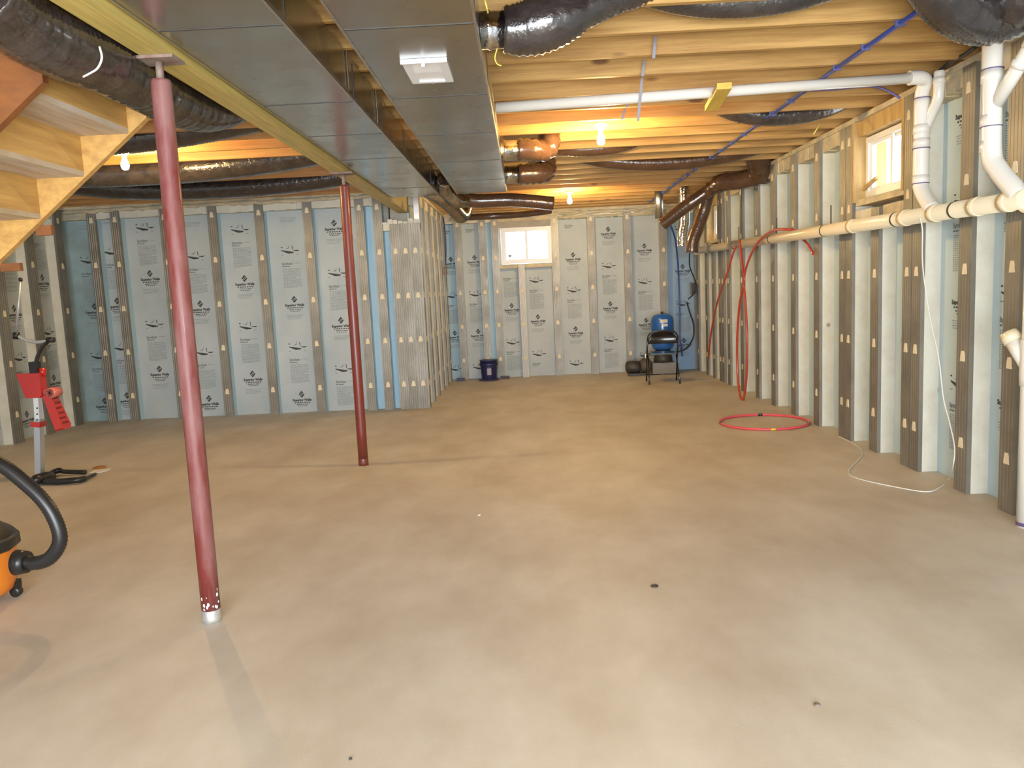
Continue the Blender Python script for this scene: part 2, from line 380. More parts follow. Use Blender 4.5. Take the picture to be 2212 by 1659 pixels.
# ---- middle wall (left half of the room stops here) and the short return wall
mb_ = MB(); mb_.box(-6.1, XJ - DP - .03, YM + DP + .03, YM + DP + .25, 0, 2.40); mb_.box(-6.1, -1.70, YM + DP + .03, YM + DP + .25, 2.40, ZW)
wm = Wall('wall_middle', (0, YM, 0), 0, mb_, foamb)
SM = [-5.446, -5.146, -4.52, -3.908, -3.312, -2.699, -2.04, -1.815]
for u in SM: wm.stud(u, .115)
wm.bays(SM, {0: dict(m=film, D=2.2, L=2.8, dx=.0), 1: dict(D=2.483, L=1.871 + .02, dx=0), 2: dict(D=2.09, L=1.473, dx=0), 3: dict(D=2.40, L=1.772, dx=0),
             4: dict(D=2.107, L=1.475, dx=.02), 5: dict(D=1.792, L=2.418, dx=-.03), 6: dict(m=foamb)}, .115)
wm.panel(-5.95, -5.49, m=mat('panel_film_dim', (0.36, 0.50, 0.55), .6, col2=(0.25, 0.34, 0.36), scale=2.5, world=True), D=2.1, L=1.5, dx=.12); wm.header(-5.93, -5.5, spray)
wm.panel(-1.77, -1.65, z1=2.30, m=foamb)
MB().box(-1.755, -1.665, .02, DP, 2.28, 2.38).build('header_foam', foamw, wm.o, (0, YM, 0))
for u in (-1.61, -1.485, -1.36): wm.stud(u, .122, z1=2.36)
jag = MB()
for i in range(7): jag.box(-1.76 + .066 * i, -1.70 + .066 * i, .005 + .01 * (i % 2), DP, 2.36, 2.385 + .035 * ((i * 3) % 4) / 3)
jag.build('pocket_foam', foamw, wm.o, (0, YM, 0))
jb = MB(); jb.box(XJ - DP - .25, XJ - DP - .03, YM + DP + .03, YB + .3, 0, ZW)
wj = Wall('wall_return', (XJ, 0, 0), PI / 2, jb, foamw)
SJ = [10.00, 10.55, 11.16, 11.77, 12.38, 12.95]
for u in SJ: wj.stud(u, .13, z1=2.36 if u < 10.1 else ZW)
for a, b in zip(SJ, SJ[1:]):
    wj.panel(a + .06, b - .06, m=film, D=1.7, L=1.1); wj.header(a + .065, b - .065, foamw)
MB().box(-.07, -.005, -.16, .0, 2.36, ZW).build('pocket_post', galv, wj.o, (XJ, YM + .22, 0))

# ---- left wall
lb = MB(); lb.box(XL - DP - .25, XL - DP - .03, -3.4, YM + .4, 0, ZW)
wl = Wall('wall_left', (XL, 0, 0), PI / 2, lb, foamw)
SL = [9.77, 9.17, 8.57, 7.96, 7.35, 6.74]
for u in SL: wl.stud(u, .15)
SLs = sorted(SL)
for i, (a, b) in enumerate(zip(SLs, SLs[1:])):
    wl.panel(a + .07, b - .07, D=(1.22 if i == 4 else .95), L=(1.882 if i == 4 else 1.516), dx=.08); wl.header(a + .075, b - .075)
wl.panel(-3.2, 6.67, m=film)

# ---- right wall with two windows
wr1 = (5.86, 6.86); wr2 = (11.47, 12.17); rz0, rz1 = 2.08, 2.60
rb = MB(); X0, X1 = XR + DP + .03, XR + DP + .25
for y0, y1 in ((-3.4, wr1[0]), (wr1[1], wr2[0]), (wr2[1], 13.5)): rb.box(X0, X1, y0, y1, 0, ZW)
for y0, y1 in (wr1, wr2): rb.box(X0, X1, y0, y1, 0, rz0 - .02); rb.box(X0, X1, y0, y1, rz1 + .02, ZW)
wr = Wall('wall_right', (XR, 0, 0), -PI / 2, rb, foamw)
SR = [3.98, 4.59, 5.08, 5.70, 5.84, 6.375, 6.88, 7.02, 7.63, 8.29, 8.96, 9.58, 10.25, 10.92, 11.24, 11.40, 11.80, 12.24, 12.86]
low = {6.375, 11.80}
for y in SR: wr.stud(-y, .145 if y not in (5.70, 5.84, 6.88, 7.02, 11.24, 11.40) else .13, z1=1.98 if y in low else ZW)
fb_edge = {}
for a, b in zip(SR, SR[1:]):
    if b - a < .2: continue
    top = 1.98 if (a in low or b in low) else 2.6
    wr.panel(-b + .06, -a - .06, z1=top, m=mat('panel_film_pale', (0.55, 0.68, 0.74), .55, col2=(0.48, 0.62, 0.70), scale=2, world=True), D=1.62 + .31 * (int(a * 10) % 3 - 1), L=1.0 + .31 * (int(a * 10) % 3 - 1), dx=.03)
    wr.header(-b + .072, -a - .072, spray if (a * 10) % 2 < 1 else foamw, z0=2.60 if top > 2 else 1.90, z1=ZW if top > 2 else 1.99)
wr.panel(-3.92, 3.2, m=film)
woodjamb = mat('jamb_lumber', (0.60, 0.42, 0.17), .6, col2=(0.42, 0.27, 0.10), scale=5, stretch=(3, 3, .5), rand=True)
def frame_wood(y0, y1):
    for nm, x in (('jamb_board', (XR - .005, X0 + .1, y0 - .0, y0 + .035, rz0 - .02, ZW)), ('jamb_board', (XR - .005, X0 + .1, y1 - .035, y1, rz0 - .02, ZW)),
                  ('head_board', (XR + .03, X0 + .08, y0 + .035, y1 - .035, rz1, ZW)), ('sill_board', (XR + .02, X0 + .1, y0 + .035, y1 - .035, rz0 - .05, rz0))):
        MB().box(*x).build(nm, spray if nm == 'sill_board' else woodjamb, wr.o)
frame_wood(wr1[0] + .05, wr1[1] - .04); frame_wood(wr2[0], wr2[1])

# ---- windows: vinyl sliders
def slider(name, c, wdt, hgt, rz, marker=False):
    o = MB().box(-wdt / 2, wdt / 2, -.02, .05, -.0, .045).build(name, vinyl, None, c, rz); o['kind'] = 'structure'
    f = MB(); f.box(-wdt / 2, wdt / 2, -.02, .05, hgt - .045, hgt); f.box(-wdt / 2, -wdt / 2 + .045, -.02, .05, .045, hgt - .045); f.box(wdt / 2 - .045, wdt / 2, -.02, .05, .045, hgt - .045)
    f.build('window_frame', vinyl, o)
    for s in (-1, 1):
        a, b = (-wdt / 2 + .045, .02) if s < 0 else (-.02, wdt / 2 - .045); y = .0 if s < 0 else .025
        sh = MB(); sh.box(a, a + .03, y, y + .022, .045, hgt - .045); sh.box(b - .03, b, y, y + .022, .045, hgt - .045)
        sh.box(a + .03, b - .03, y, y + .022, .045, .072); sh.box(a + .03, b - .03, y, y + .022, hgt - .072, hgt - .045)
        so = sh.build('sash', vinyl, o)
        MB().box(a + .03, b - .03, y + .009, y + .013, .072, hgt - .072).build('pane', glassm, so)
        if marker and s < 0:
            hh = MB(); hh.prism([(0, -.03), (.026, -.006), (.03, .012), (.018, .024), (0, .016), (-.018, .024), (-.03, .012), (-.026, -.006)], y - .002, y + .002, 'y')
            hh.build('sticker', ink2, so, (a + .09, 0, .13))
    return o
slider('window_1', (.06, YB + .03, 1.905), .84, .59, 0, True)
slider('window_2', (XR + .12, 6.37, 2.10), .84, .49, -PI / 2)
slider('window_3', (XR + .12, 11.82, 2.10), .62, .49, -PI / 2)
# a bare wooden prop leaning in the near side window
tag(MB().box(-.30, .13, -.012, .012, -.012, .012).build('window_prop', woodjamb, None, (0, 0, 0)), 'short brown wood stick leaning on the sill of the near right window', 'stick')
wp = bpy.data.objects['window_prop']; wp.location = (XR + .08, 6.66, 2.20); wp.rotation_euler = (0, math.radians(-14), -PI / 2)
# window well outside the two side windows: pale wall with clapboard courses
for wy in (wr1, wr2):
    cl = MB()
    for k in range(9): cl.prism([(X1 + .95, 1.6 + .16 * k), (X1 + .97, 1.6 + .16 * k), (X1 + .97, 1.76 + .16 * k), (X1 + .965, 1.76 + .16 * k)], wy[0] - 1.0, wy[1] + 1.4, 'y')

# ---- front wall behind the camera with the patio door opening
fw = MB(); fw.box(-6.2, -2.6, -3.5, -3.3, 0, 3.02); fw.box(2.2, 3.2, -3.5, -3.3, 0, 3.02); fw.box(-2.6, 2.2, -3.5, -3.3, 2.35, 3.02)
struct('wall_front', fw, wallconc)

# ---- ceiling: subfloor sheets, joists, rim boards
ce = MB(); ce.box(-6.2, 3.2, -3.4, 13.5, 3.015, 3.05)
ceiling = struct('ceiling', ce, osb)
sh = MB(); sh.box(-.608, .608, -1.218, 1.218, 0, .018); SHM = sh.mesh('subfloor_sheet', osb)
for i in range(-5, 3):
    for j in range(-1, 6):
        put('subfloor_sheet', SHM, ceiling, (.61 + 1.22 * i, .5 + 2.44 * j + (1.22 if i % 2 else 0), 2.996))
JY = [1.42, 1.83, 2.24, 2.64, 3.05, 3.46, 3.87, 4.28, 4.69, 5.10, 5.56, 5.96, 6.37, 6.78]
while JY[-1] < 12.8: JY.append(round(JY[-1] + .4064, 3))
def joist(L, m):
    mb = MB(); h = .236; c = .002
    mb.prism([(-.019, c), (-.019 + c, 0), (.019 - c, 0), (.019, c), (.019, h), (-.019, h)], -L / 2, L / 2, 'x'); return mb.mesh('joist', m)
# profile above is (y,z); prism axis x
JR = joist(4.60, pine); JLm = joist(4.62, pine_left); JB = joist(4.2, pine)
for y in JY:
    put('joist', JR, ceiling, (.66, y, ZJ + .0))
    if y < 9.95: put('joist', JLm, ceiling, (-3.62, y + .04, ZJ + .0))
for y in (-2.7, -2.0, -1.3, -.6, .1, .8): put('joist', JR, ceiling, (.66, y, ZJ)); put('joist', JLm, ceiling, (-3.62, y + .04, ZJ))
for nm, bx, m in (('rim_board', (-1.63, 3.0, YB - .02, YB + .02, ZJ, 2.996), pine), ('rim_board', (-6.0, -1.66, YM - .02, YM + .02, ZJ, 2.996), pine_left),
                  ('rim_board', (2.962, 3.0, -3.3, YB - .03, ZJ, 2.996), pine), ('rim_board', (-6.0, -5.962, -3.3, YM - .03, ZJ, 2.996), pine_left)):
    MB().box(*bx).build(nm, m, ceiling)
# sill plates and spray foam on top of the walls
def sill(name, bx, m):
    o = MB().box(*bx).build(name, m); o['kind'] = 'structure'; return o
sill('trim_1', (XR + .0, XR + .18, -3.3, YB + .1, ZW, ZJ), spray)
sill('trim_2', (-1.45, XR, YB, YB + .16, ZW, ZJ), spray)
sill('trim_3', (XL - .16, -1.75, YM, YM + .16, ZW, ZJ), spray)
sill('trim_4', (XL - .16, XL, -3.3, YM, ZW, ZJ), spray)
sill('trim_5', (XJ - .16, XJ, YM + .17, YB, ZW, ZJ), spray)
def fluff(parent, p0, p1, h, n, seed):
    r = random.Random(seed); mb = MB(); a, b = Vector(p0), Vector(p1)
    pts = [a + (b - a) * (k / n) + Vector((0, 0, r.uniform(-h * .3, h * .3))) for k in range(n + 1)]
    mb.tube(pts, [h * r.uniform(.5, 1.0) for _ in pts], 7); return mb.build('spray_foam_bead', spray, parent)
fluff(wm.o, (-5.8, YM - .0, 2.70), (-1.72, YM - .0, 2.71), .035, 60, 3)
fluff(wb.o, (-1.2, YB - .0, 2.68), (2.75, YB - .0, 2.69), .035, 60, 4)
fluff(wb.o, (.58, YB + .02, 2.62), (2.2, YB + .02, 2.63), .03, 30, 5)
# ================================================================ BEAM, POSTS
bm = empty('support_beam', (-1.5, 5.0, 2.5), 'yellow laminated wood beam running the length of the ceiling over two red posts', 'beam')
for k in range(3): MB().box(-.067 + .0452 * k, -.024 + .0452 * k, -8.2, 5.06, 0, .255).build('ply', lvl, bm)
def post(x, y, m, label, chip):
    o = empty('support_post', (x, y, 0), label, 'post', None)
    zt = 2.395 if y > 5 else 2.41
    t = MB(); t.lathe([(.042, .05), (.0425, .3), (.042, zt - .012), (.0405, zt)], seg=28); t.build('tube', m, o)
    MB().lathe([(.0425, 0), (.0432, .02), (.043, .058), (.0415, .062)], seg=28).build('flaked_base', bare if chip else redp2, o)
    MB().lathe([(.016, zt - .01), (.016, 2.485)], seg=14).build('jack_screw', rust, o)
    MB().box(-.11, .085, -.06, .06, 2.486, 2.499).build('top_plate', rust, o)
    if chip:
        fl_ = MB(); r = random.Random(2)
        for k in range(15):
            a = r.uniform(-3.0, -.1); z = r.choice([.062, .066, .07, .075, .085, .12, .15]) + r.uniform(0, .012); s = r.uniform(.002, .0075); R_ = .0432
            c = Vector((R_ * math.cos(a), R_ * math.sin(a), z)); t_ = Vector((-math.sin(a), math.cos(a), 0)); zz = Vector((0, 0, 1))
            pl = [c + t_ * s * math.cos(q) * r.uniform(.7, 1.1) + zz * s * 1.5 * math.sin(q) * r.uniform(.7, 1.1) for q in [0, 1, 2, 3, 4, 5]]
            fl_.add(pl, [(0, 1, 2, 3, 4, 5)])
        fo = fl_.build('paint_flakes', paperw, o); fo['kind'] = 'stuff'
    return o
post(-1.512, 3.42, redp, 'nearer red steel post with dusty paint and bare flaked foot', True)
post(-1.478, 6.66, redp2, 'farther dark red steel post under the beam, near the middle wall', False)

# ================================================================ SHEET METAL DUCTS
ZD = 2.535
def duct(name, x0, x1, y0, y1, label, seams):
    o = empty(name, ((x0 + x1) / 2, (y0 + y1) / 2, ZD), label, 'duct')
    cx, cy = o.location.x, o.location.y
    MB().box(x0 - cx, x1 - cx, y0 - cy, y1 - cy, 0, .218).build('duct_body', ductm, o)
    for s in seams:
        MB().box(x0 - cx - .003, x1 - cx + .003, s - cy - .005, s - cy + .005, -.0022, .2).build('seam_cleat', darkg if s > 3 else galv, o)
    e = MB(); e.box(x0 - cx - .006, x0 - cx + .004, y0 - cy, y1 - cy, -.004, .016); e.box(x1 - cx - .004, x1 - cx + .006, y0 - cy, y1 - cy, -.004, .016); e.build('edge_lock', galv, o)
    return o
duct('supply_duct', -1.412, -.90, 1.1, 8.74, 'wide sheet metal duct hugging the yellow beam', [1.95, 3.20, 4.45, 5.33, 6.27, 8.03])
d2 = duct('return_duct', -.695, -.155, 1.1, 8.72, 'sheet metal duct with the white vent, nearer the open joists', [2.1, 3.30, 4.44, 5.48, 6.6, 7.72])
# white ceiling register under the second duct
rg = empty('vent_register', (-.422, 3.93, ZD), 'small white metal vent register under the sheet metal duct', 'vent')
f = MB(); f.box(-.105, .105, -.19, -.165, -.012, -.001); f.box(-.105, .105, .165, .19, -.012, -.001); f.box(-.105, -.066, -.165, .165, -.012, -.001); f.box(.066, .105, -.165, .165, -.012, -.001); f.box(-.108, .108, -.199, -.187, -.022, -.001)
f.build('register_frame', whitepl, rg)
for k in range(2):
    T = Matrix.Translation((0, -.083 + .165 * k, -.005)) @ Matrix.Rotation(math.radians(2.0 if k else -2.5), 4, 'X'); MB().box(-.066, .066, -.082, .082, -.0015, .0015, T).build('louver', mat('white_louver', (0.88, 0.89, 0.90), .3), rg)
MB().box(-.012, .004, -.185, -.165, -.034, -.012).build('lever', whitepl, rg); MB().lathe([(.004, -.018), (.004, -.012)], (0, .178, 0), 8).build('screw', galv, rg)
# hanger straps of the ducts
def strap(px, y, x, z0, z1, label):
    o = MB().box(-.001, .001, -.012, .012, z0, z1).build('hanger_strap', galv, None, (x, y, 0)); tag(o, label, 'strap'); return o
strap(0, 4.28 + .03, -.893, ZD + .02, 2.83, 'nearer metal strap holding the edge of the duct by the beam')
strap(0, 5.10 + .03, -.893, ZD + .02, 2.83, 'farther metal strap holding the edge of the duct by the beam')

# ================================================================ FLEX DUCTS
def flexduct(pts, r, label, m=None, name='flexible_duct', pitch=.028, amp=.022, group=None, cat='duct', taper=None, parts=()):
    path = resample(spline(pts, 14), pitch / 2); path = path if len(path) < 900 else path[:900]; rr = []
    rnd = random.Random(int(pts[0][0] * 1000) % 997); n = len(path)
    for i in range(n):
        k = r * (1 + (amp if i % 2 else -amp) + rnd.uniform(-.01, .01))
        if taper: k *= taper(i / (n - 1))
        rr.append(k)
    o = MB().tube(path, rr, 20).build(name, m or flex)
    return tag(o, label, cat, group)
fx = flexduct([P(-60, -40, y=2.6), P(20, 30, y=2.8), P(110, 85, y=3.0), P(200, 122, y=3.25), P(290, 168, y=3.62), P(370, 212, y=4.05), P(440, 232, y=4.45), P(510, 215, y=4.9), P(560, 170, y=5.15)], .130,
              'big black flexible duct curving beside the beam above the stairs')
flexduct([P(-160, -60, y=2.95), P(-60, -30, y=3.05), P(30, 0, y=3.2), P(100, 10, y=3.4)], .09, 'second black flexible duct tucked behind the big one at top left')
cz = MB(); a = [P(215, 101, y=2.93), P(220, 125, y=2.90), P(211, 147, y=2.92), P(195, 158, y=2.95), P(180, 166, y=3.0)]
cz.tube(spline(a, 6), .004, 6); tag(cz.build('duct_tie', whitec), 'white tie strap wrapped round the big black flexible duct', 'strap')
def bayflex(y, x0, x1, zc, r, label, sag=.05, m=None, lift=.13):
    pts = []
    n = 6
    for k in range(n + 1):
        t = k / n; pts.append((x0 + (x1 - x0) * t, y, zc - sag + lift * abs(2 * t - 1) ** 2.2))
    return flexduct(pts, r, label, m)
yL1 = P(500, 310, z=2.74)[1]
bayflex(6.21, -5.4, -2.0, 2.80, .11, 'black flexible duct between left joists just before the left bulb')
bayflex(7.43, -5.4, -1.7, 2.78, .125, 'thick black flexible duct lit by the left bulb, behind it', .06)
bayflex(8.65, -5.0, -1.5, 2.76, .12, 'sagging black flexible duct nearest the middle wall', .04)
bayflex(4.49, -3.3, -2.2, 2.83, .06, 'thin black duct between joists above the stairs', .0)
# right half: one leaving the second duct near the camera
yc = P(1050, 68, z=2.64)[1]
cl_ = MB(); cl_.lathe([(.082, 0), (.082, .03), (.087, .035), (.087, .045), (.082, .05), (.080, .14)], seg=24, R=Matrix.Rotation(PI / 2, 3, 'Y'))
o = cl_.build('duct_collar', silver, None, (-.152, yc, 2.645)); tag(o, 'shiny metal collar on the duct side near the top of the picture', 'collar')
flexduct([(-.05, yc, 2.645), (.05, yc + .01, 2.645), P(1190, 45, y=yc), P(1260, 12, y=yc + .03), P(1330, -20, y=yc + .1), P(1440, -50, y=yc + .15)], .10, 'shiny black flexible duct leaving the metal collar at top centre', amp=.03, taper=lambda t: 1 + .25 * math.sin(min(1, t * 2.2) * PI) if t < .45 else 1)
bayflex(4.07, .55, 1.75, 2.85, .075, 'thin black flexible duct between joists behind the top centre duct', .03)
# top right bulging duct
flexduct([P(1960, -130, y=3.75), P(2020, -40, y=3.8), P(2075, 20, y=3.9), P(2140, 38, y=3.97), P(2205, 12, y=3.9), P(2225, -30, y=3.8), (2.62, 3.67, 2.97)], .125, 'crinkled dark flexible duct sagging in the top right corner', amp=.035)
bayflex(3.67, .9, 2.7, 2.83, .075, 'dark flexible duct between the first joists, left of the crinkled corner duct', .0)
# two short elbows off the second duct, lit by the near bulb
for (v, lab, up) in ((325, 'upper short duct elbow wrapped in shiny film on the return duct side', 1), (378, 'lower crumpled duct elbow curling behind the upper one', 0)):
    y0 = P(1092, v, z=2.60 + .03 * up)[1]; z0 = 2.60 + .03 * up
    c = MB(); c.lathe([(.085, 0), (.085, .03), (.090, .035), (.085, .045), (.085, .16)], seg=20, R=Matrix.Rotation(PI / 2, 3, 'Y'))
    tag(c.build('duct_collar', silver, None, (-.152, y0, z0)), ('upper' if up else 'lower') + ' silver collar on the return duct side before the near bulb', 'collar')
    flexduct([(-.02, y0, z0), (.10, y0 + .02, z0), (.22, y0 + .05 + .08 * up, z0 + .01), (.27, y0 + .16, z0 + .07), (.26, y0 + .20, z0 + .22)], .098 - .008 * up, lab, flexbr, pitch=.06, amp=.08)
bayflex(7.80, .1, 1.3, 2.79, .07, 'brown flexible duct running right from the elbows between joists', .0, flexbr)
bayflex(6.57, 1.6, 2.7, 2.80, .085, 'black flexible duct between joists above the near side window', .03)
bayflex(8.61, .6, 2.6, 2.78, .085, 'brown flexible duct across the joists before the far bulb', .03, flexbr)
# behind the duct ends
flexduct([(-.70, 9.0, 2.66), P(1010, 432, y=9.2), P(1100, 432, y=9.25), P(1150, 435, y=9.28), P(1197, 440, y=9.3)], .078, 'brown flexible duct under the joists beside the far bulb', flexbr)
flexduct([(-1.1, 8.72, 2.64), P(950, 425, y=8.9), P(975, 445, y=9.3), P(996, 466, y=9.7), P(1005, 450, y=10.0)], .085, 'silvery flexible duct curling off the end of the beam side duct', silver, amp=.08)
flexduct([(-.80, 8.4, 2.66), P(955, 405, y=8.75), P(985, 432, y=9.0), P(1015, 430, y=9.3)], .08, 'silvery flexible duct dropping between the two duct ends', silver, amp=.08)
flexduct([P(1000, 470, y=10.25), P(1060, 467, y=10.1), P(1130, 463, y=10.2), P(1190, 455, y=10.3)], .042, 'thin dark flexible duct above the back window', flexbr)
# brown branching duct by the right wall
Yb = 10.0
flexduct([(2.62, 8.9, 2.92), P(1645, 372, y=9.3), P(1605, 388, y=9.5), P(1560, 395, y=9.7), P(1535, 410, y=Yb), P(1490, 440, y=10.1), P(1450, 470, y=10.2), P(1430, 486, y=10.25)], .085,
         'brown flexible duct angling down left below the joists by the right wall', flexbr, amp=.03, taper=lambda t: 1.7 if t < .25 else (1.25 if t < .55 else .95))
flexduct([P(1540, 400, y=10.2), P(1528, 425, y=10.25), P(1520, 455, y=10.3), P(1508, 490, y=10.3), P(1497, 520, y=10.3), P(1494, 546, y=10.3)], .085, 'brown flexible duct hanging straight down over the end of the drain pipe', flexbr, amp=.03)
flexduct([(P(1478, 480, y=11.2).x, 11.2, 2.9), P(1478, 440, y=11.2), P(1478, 480, y=11.2), P(1474, 505, y=11.2), P(1474, 535, y=11.2)], .075, 'silver duct piece hanging left of the brown hanging duct', silver, amp=.02)
tag(MB().tube([P(1424, 435, y=11.6), P(1423, 472, y=11.6)][:0] + [(P(1424, 470, y=11.6).x, 11.6, 2.95), P(1424, 472, y=11.6)], .062, 16).build('vent_pipe', galv), 'short shiny metal vent pipe stub under the far right joists', 'pipe')

# ================================================================ BULBS
def bulb(p, label):
    o = empty('bare_bulb_lamp', (p.x, p.y, ZJ), label, 'lamp')
    MB().lathe([(.055, -.028), (.056, -.012), (.05, 0)], seg=20).build('ceiling_box', porc, o)
    MB().lathe([(.022, -.062), (.028, -.05), (.03, -.0285)], seg=16).build('lampholder', porc, o)
    MB().lathe([(.004, -.176), (.016, -.174), (.026, -.164), (.031, -.148), (.031, -.132), (.026, -.112), (.016, -.09), (.013, -.0625)], seg=18).build('bulb', bulbm, o)
    return o
bulb(P(1297, 270, z=2.74), 'lit bare bulb on the joists in the middle of the right half')
bulb(P(1230, 415, z=2.74), 'smaller looking far lit bulb above the back window')
bulb(P(267, 325, z=2.74), 'lit bare bulb behind the stairs at left')

# ================================================================ STAIRS
stx = empty('staircase', (-2.14, 3.5, 2.136), 'open wooden staircase seen from below, rising to the right at top left', 'stairs')
def S(x, z): return (x + 2.14, z - 2.136)
RUN, RISE = .24, .193
for k in range(-10, 2):
    xb, zb = RUN * k, RISE * k        # bottom of this riser, back face
    top = zb + RISE - .03
    MB().box(xb - .019, xb, -.345, .385, zb - .005, top).build('riser', stairwood, stx)
    MB().box(xb - .03, xb + RUN - .001, -.345, .385, top, top + .028).build('tread', treadwood, stx)
def stringer(y0, y1, m):
    a = S(-4.75, 0); s = .80
    x0, x1 = -2.62, (.335 if y0 > 0 else .30)
    zl = lambda x: (x - .0) * (RISE / RUN) - .035
    poly = [(x0, zl(x0)), (x1, zl(x1))]
    poly += [(x1, zl(x1) + .29), (x0, zl(x0) + .29)]
    return MB().prism(poly, y0, y1, 'y').build('stringer', m, stx)
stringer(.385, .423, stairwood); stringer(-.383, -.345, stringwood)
MB().box(-.02, .07, -.43, -.385, .06, .62).build('stair_post', stairwood, stx)
MB().box(-.30, -.22, .425, .45, -.30, -.25).build('cleat', stringwood, stx); MB().box(-.50, -.40, .425, .45, -.47, -.43).build('cleat', stringwood, stx)

# ================================================================ DRAIN PIPES
def pipe(pts, r, name, m, parent=None, seg=20, n=6):
    return MB().tube(spline(pts, n) if len(pts) > 2 else pts, r, seg).build(name, m, parent)
def ring(p, d, r, w, name, m, parent):
    d = Vector(d).normalized(); p = Vector(p); return MB().tube([p - d * w / 2, p + d * w / 2], r, 20).build(name, m, parent)
def mk(v): return (round(v[0], 3), round(v[1], 3), round(v[2], 3))
XP = 2.70
mainA = Vector((XP, 12.4, 1.945)); mainB = Vector((XP, 4.30, 1.815))
dm = (mainB - mainA).normalized()
mp = empty('drain_pipe', (0, 0, 0), 'cream drain pipe running level along the right wall', 'pipe'); 
MB().tube([mainA, mainB], .052, 22).build('pipe_run', pvccream, mp)
for y, nm in ((11.4, 'strap_ring'), (10.1, 'strap_ring'), (8.6, 'strap_ring'), (7.1, 'strap_ring'), (5.75, 'strap_ring'), (4.98, 'strap_ring')):
    t = (12.4 - y) / (12.4 - 4.30); ring(mainA.lerp(mainB, t), dm, .0545, .018, nm, darkg, mp)
for y in (6.5, 5.62, 5.22, 4.75, 4.45):
    t = (12.4 - y) / 8.10; ring(mainA.lerp(mainB, t), dm, .058, .06, 'coupling', pvccream, mp)
MB().tube([mainA + Vector((0, -.12, 0)), mainA + Vector((0, -.02, 0))], .060, 20).build('end_hub', pvccream, mp)
for y in (10.1, 8.6, 7.1): 
    t = (12.4 - y) / 8.1; q = mainA.lerp(mainB, t); MB().box(-.002, .002, -.012, .012, 0, .2).build('strap', darkg, mp, (q.x + .05, q.y, q.z + .02))
# vertical stack 1 with vent elbow
v1 = empty('vent_pipe', (XP, 5.42, 1.9), 'white vertical vent pipe left of the blue foam bay, joining the drain', 'pipe')
def rel(o, pts): return [Vector(p) - o.location for p in pts]
vy = 5.42
MB().tube(rel(v1, spline([(XP, vy, 2.60), (XP, vy, 2.10), (XP, vy, 2.03), (XP + .0, vy - .06, 1.95), (XP, vy - .16, 1.86)], 8)), .050, 22).build('pipe_drop', pvc, v1)
pv = P(1950, 162, y=5.33).z
elbow = spline([(XP - .13, 5.33, 2.715), (XP - .06, 5.335, 2.715), (XP - .008, 5.37, 2.70), (XP, vy, 2.63), (XP, vy, 2.58)], 8)
MB().tube(rel(v1, elbow), .046, 20).build('elbow', pvc, v1)
MB().tube(rel(v1, [(-.14, 5.33, 2.66), (XP - .10, 5.33, 2.715)]), .035, 18).build('vent_run', pvc, v1)
MB().tube(rel(v1, spline([(XP + .02, vy - .0, 2.40), (XP + .04, vy - .06, 2.50), (XP + .045, vy - .12, 2.58), (XP + .045, vy - .13, 2.74)], 8)), .034, 16).build('branch', pvc, v1)
for z in (2.40, 2.31, 2.07): MB().tube(rel(v1, [(XP, vy, z - .03), (XP, vy, z + .03)]), .0535, 20).build('coupling', pvc, v1)
for z in (2.275, 2.045, 2.60): MB().tube(rel(v1, [(XP, vy, z - .003), (XP, vy, z + .003)]), .0545, 20).build('primer_line', primer, v1)
MB().tube(rel(v1, [(XP + .045, vy - .13, 2.66), (XP + .045, vy - .13, 2.70)]), .038, 16).build('coupling', pvc, v1)
# vertical stack 2
v2 = empty('soil_pipe', (2.66, 4.55, 1.9), 'white drain pipe with angled branch, nearest the right edge at top', 'pipe')
MB().tube(rel(v2, spline([(2.66, 4.57, 2.72), (2.66, 4.56, 2.40), (2.66, 4.55, 2.10), (2.67, 4.50, 2.00), (2.69, 4.40, 1.89), (XP, 4.36, 1.84)], 8)), .052, 22).build('pipe_drop', pvc, v2)
MB().tube(rel(v2, [(2.67, 4.54, 2.36), (2.70, 4.40, 2.52), (2.715, 4.33, 2.60), (2.73, 4.22, 2.74)]), .038, 18).build('branch', pvc, v2)
MB().tube(rel(v2, [(2.715, 4.33, 2.60), (2.722, 4.29, 2.65)]), .043, 18).build('coupling', pvc, v2); MB().tube(rel(v2, [(2.70, 4.40, 2.52), (2.705, 4.375, 2.55)]), .043, 18).build('coupling', pvc, v2)
MB().tube(rel(v2, [(2.723, 4.275, 2.668), (2.725, 4.262, 2.684)]), .0445, 18).build('primer_line', primer, v2)
for z in (2.52, 2.28, 2.14): MB().tube(rel(v2, [(2.66, 4.565, z - .035), (2.66, 4.565, z + .03)]), .0565, 20).build('coupling', pvc, v2)
MB().tube(rel(v2, [(2.66, 4.56, 2.553), (2.66, 4.56, 2.558)]), .0575, 20).build('primer_line', primer, v2); MB().tube(rel(v2, [(2.66, 4.56, 2.242), (2.66, 4.56, 2.247)]), .0575, 20).build('primer_line', primer, v2)
# floor riser at the right edge
v3 = empty('floor_drain_pipe', (2.775, 4.31, 0), 'thick cream pipe standing on the floor at the right edge', 'pipe')
MB().lathe([(.056, 0), (.056, 1.80)], seg=24).build('pipe_riser', pvc, v3)
MB().lathe([(.062, .80), (.064, .86), (.064, 1.04), (.062, 1.06)], seg=24).build('wye', pvc, v3)
MB().tube([(0, .0, .88), (-.03, .06, .98), (-.05, .10, 1.05)], .045, 18).build('wye_branch', pvc, v3); MB().tube([(-.048, .095, 1.04), (-.062, .125, 1.09)], .05, 18).build('cleanout_plug', pvccream, v3)
MB().lathe([(.0575, .01), (.0575, .03)], seg=24).build('primer_line', primer, v3)
MB().tube([(-.075, -.01, 1.80), (-.01, -.0, 1.80), (0, 0, 1.78), (0, 0, 1.70)], .058, 20).build('elbow', pvccream, v3)

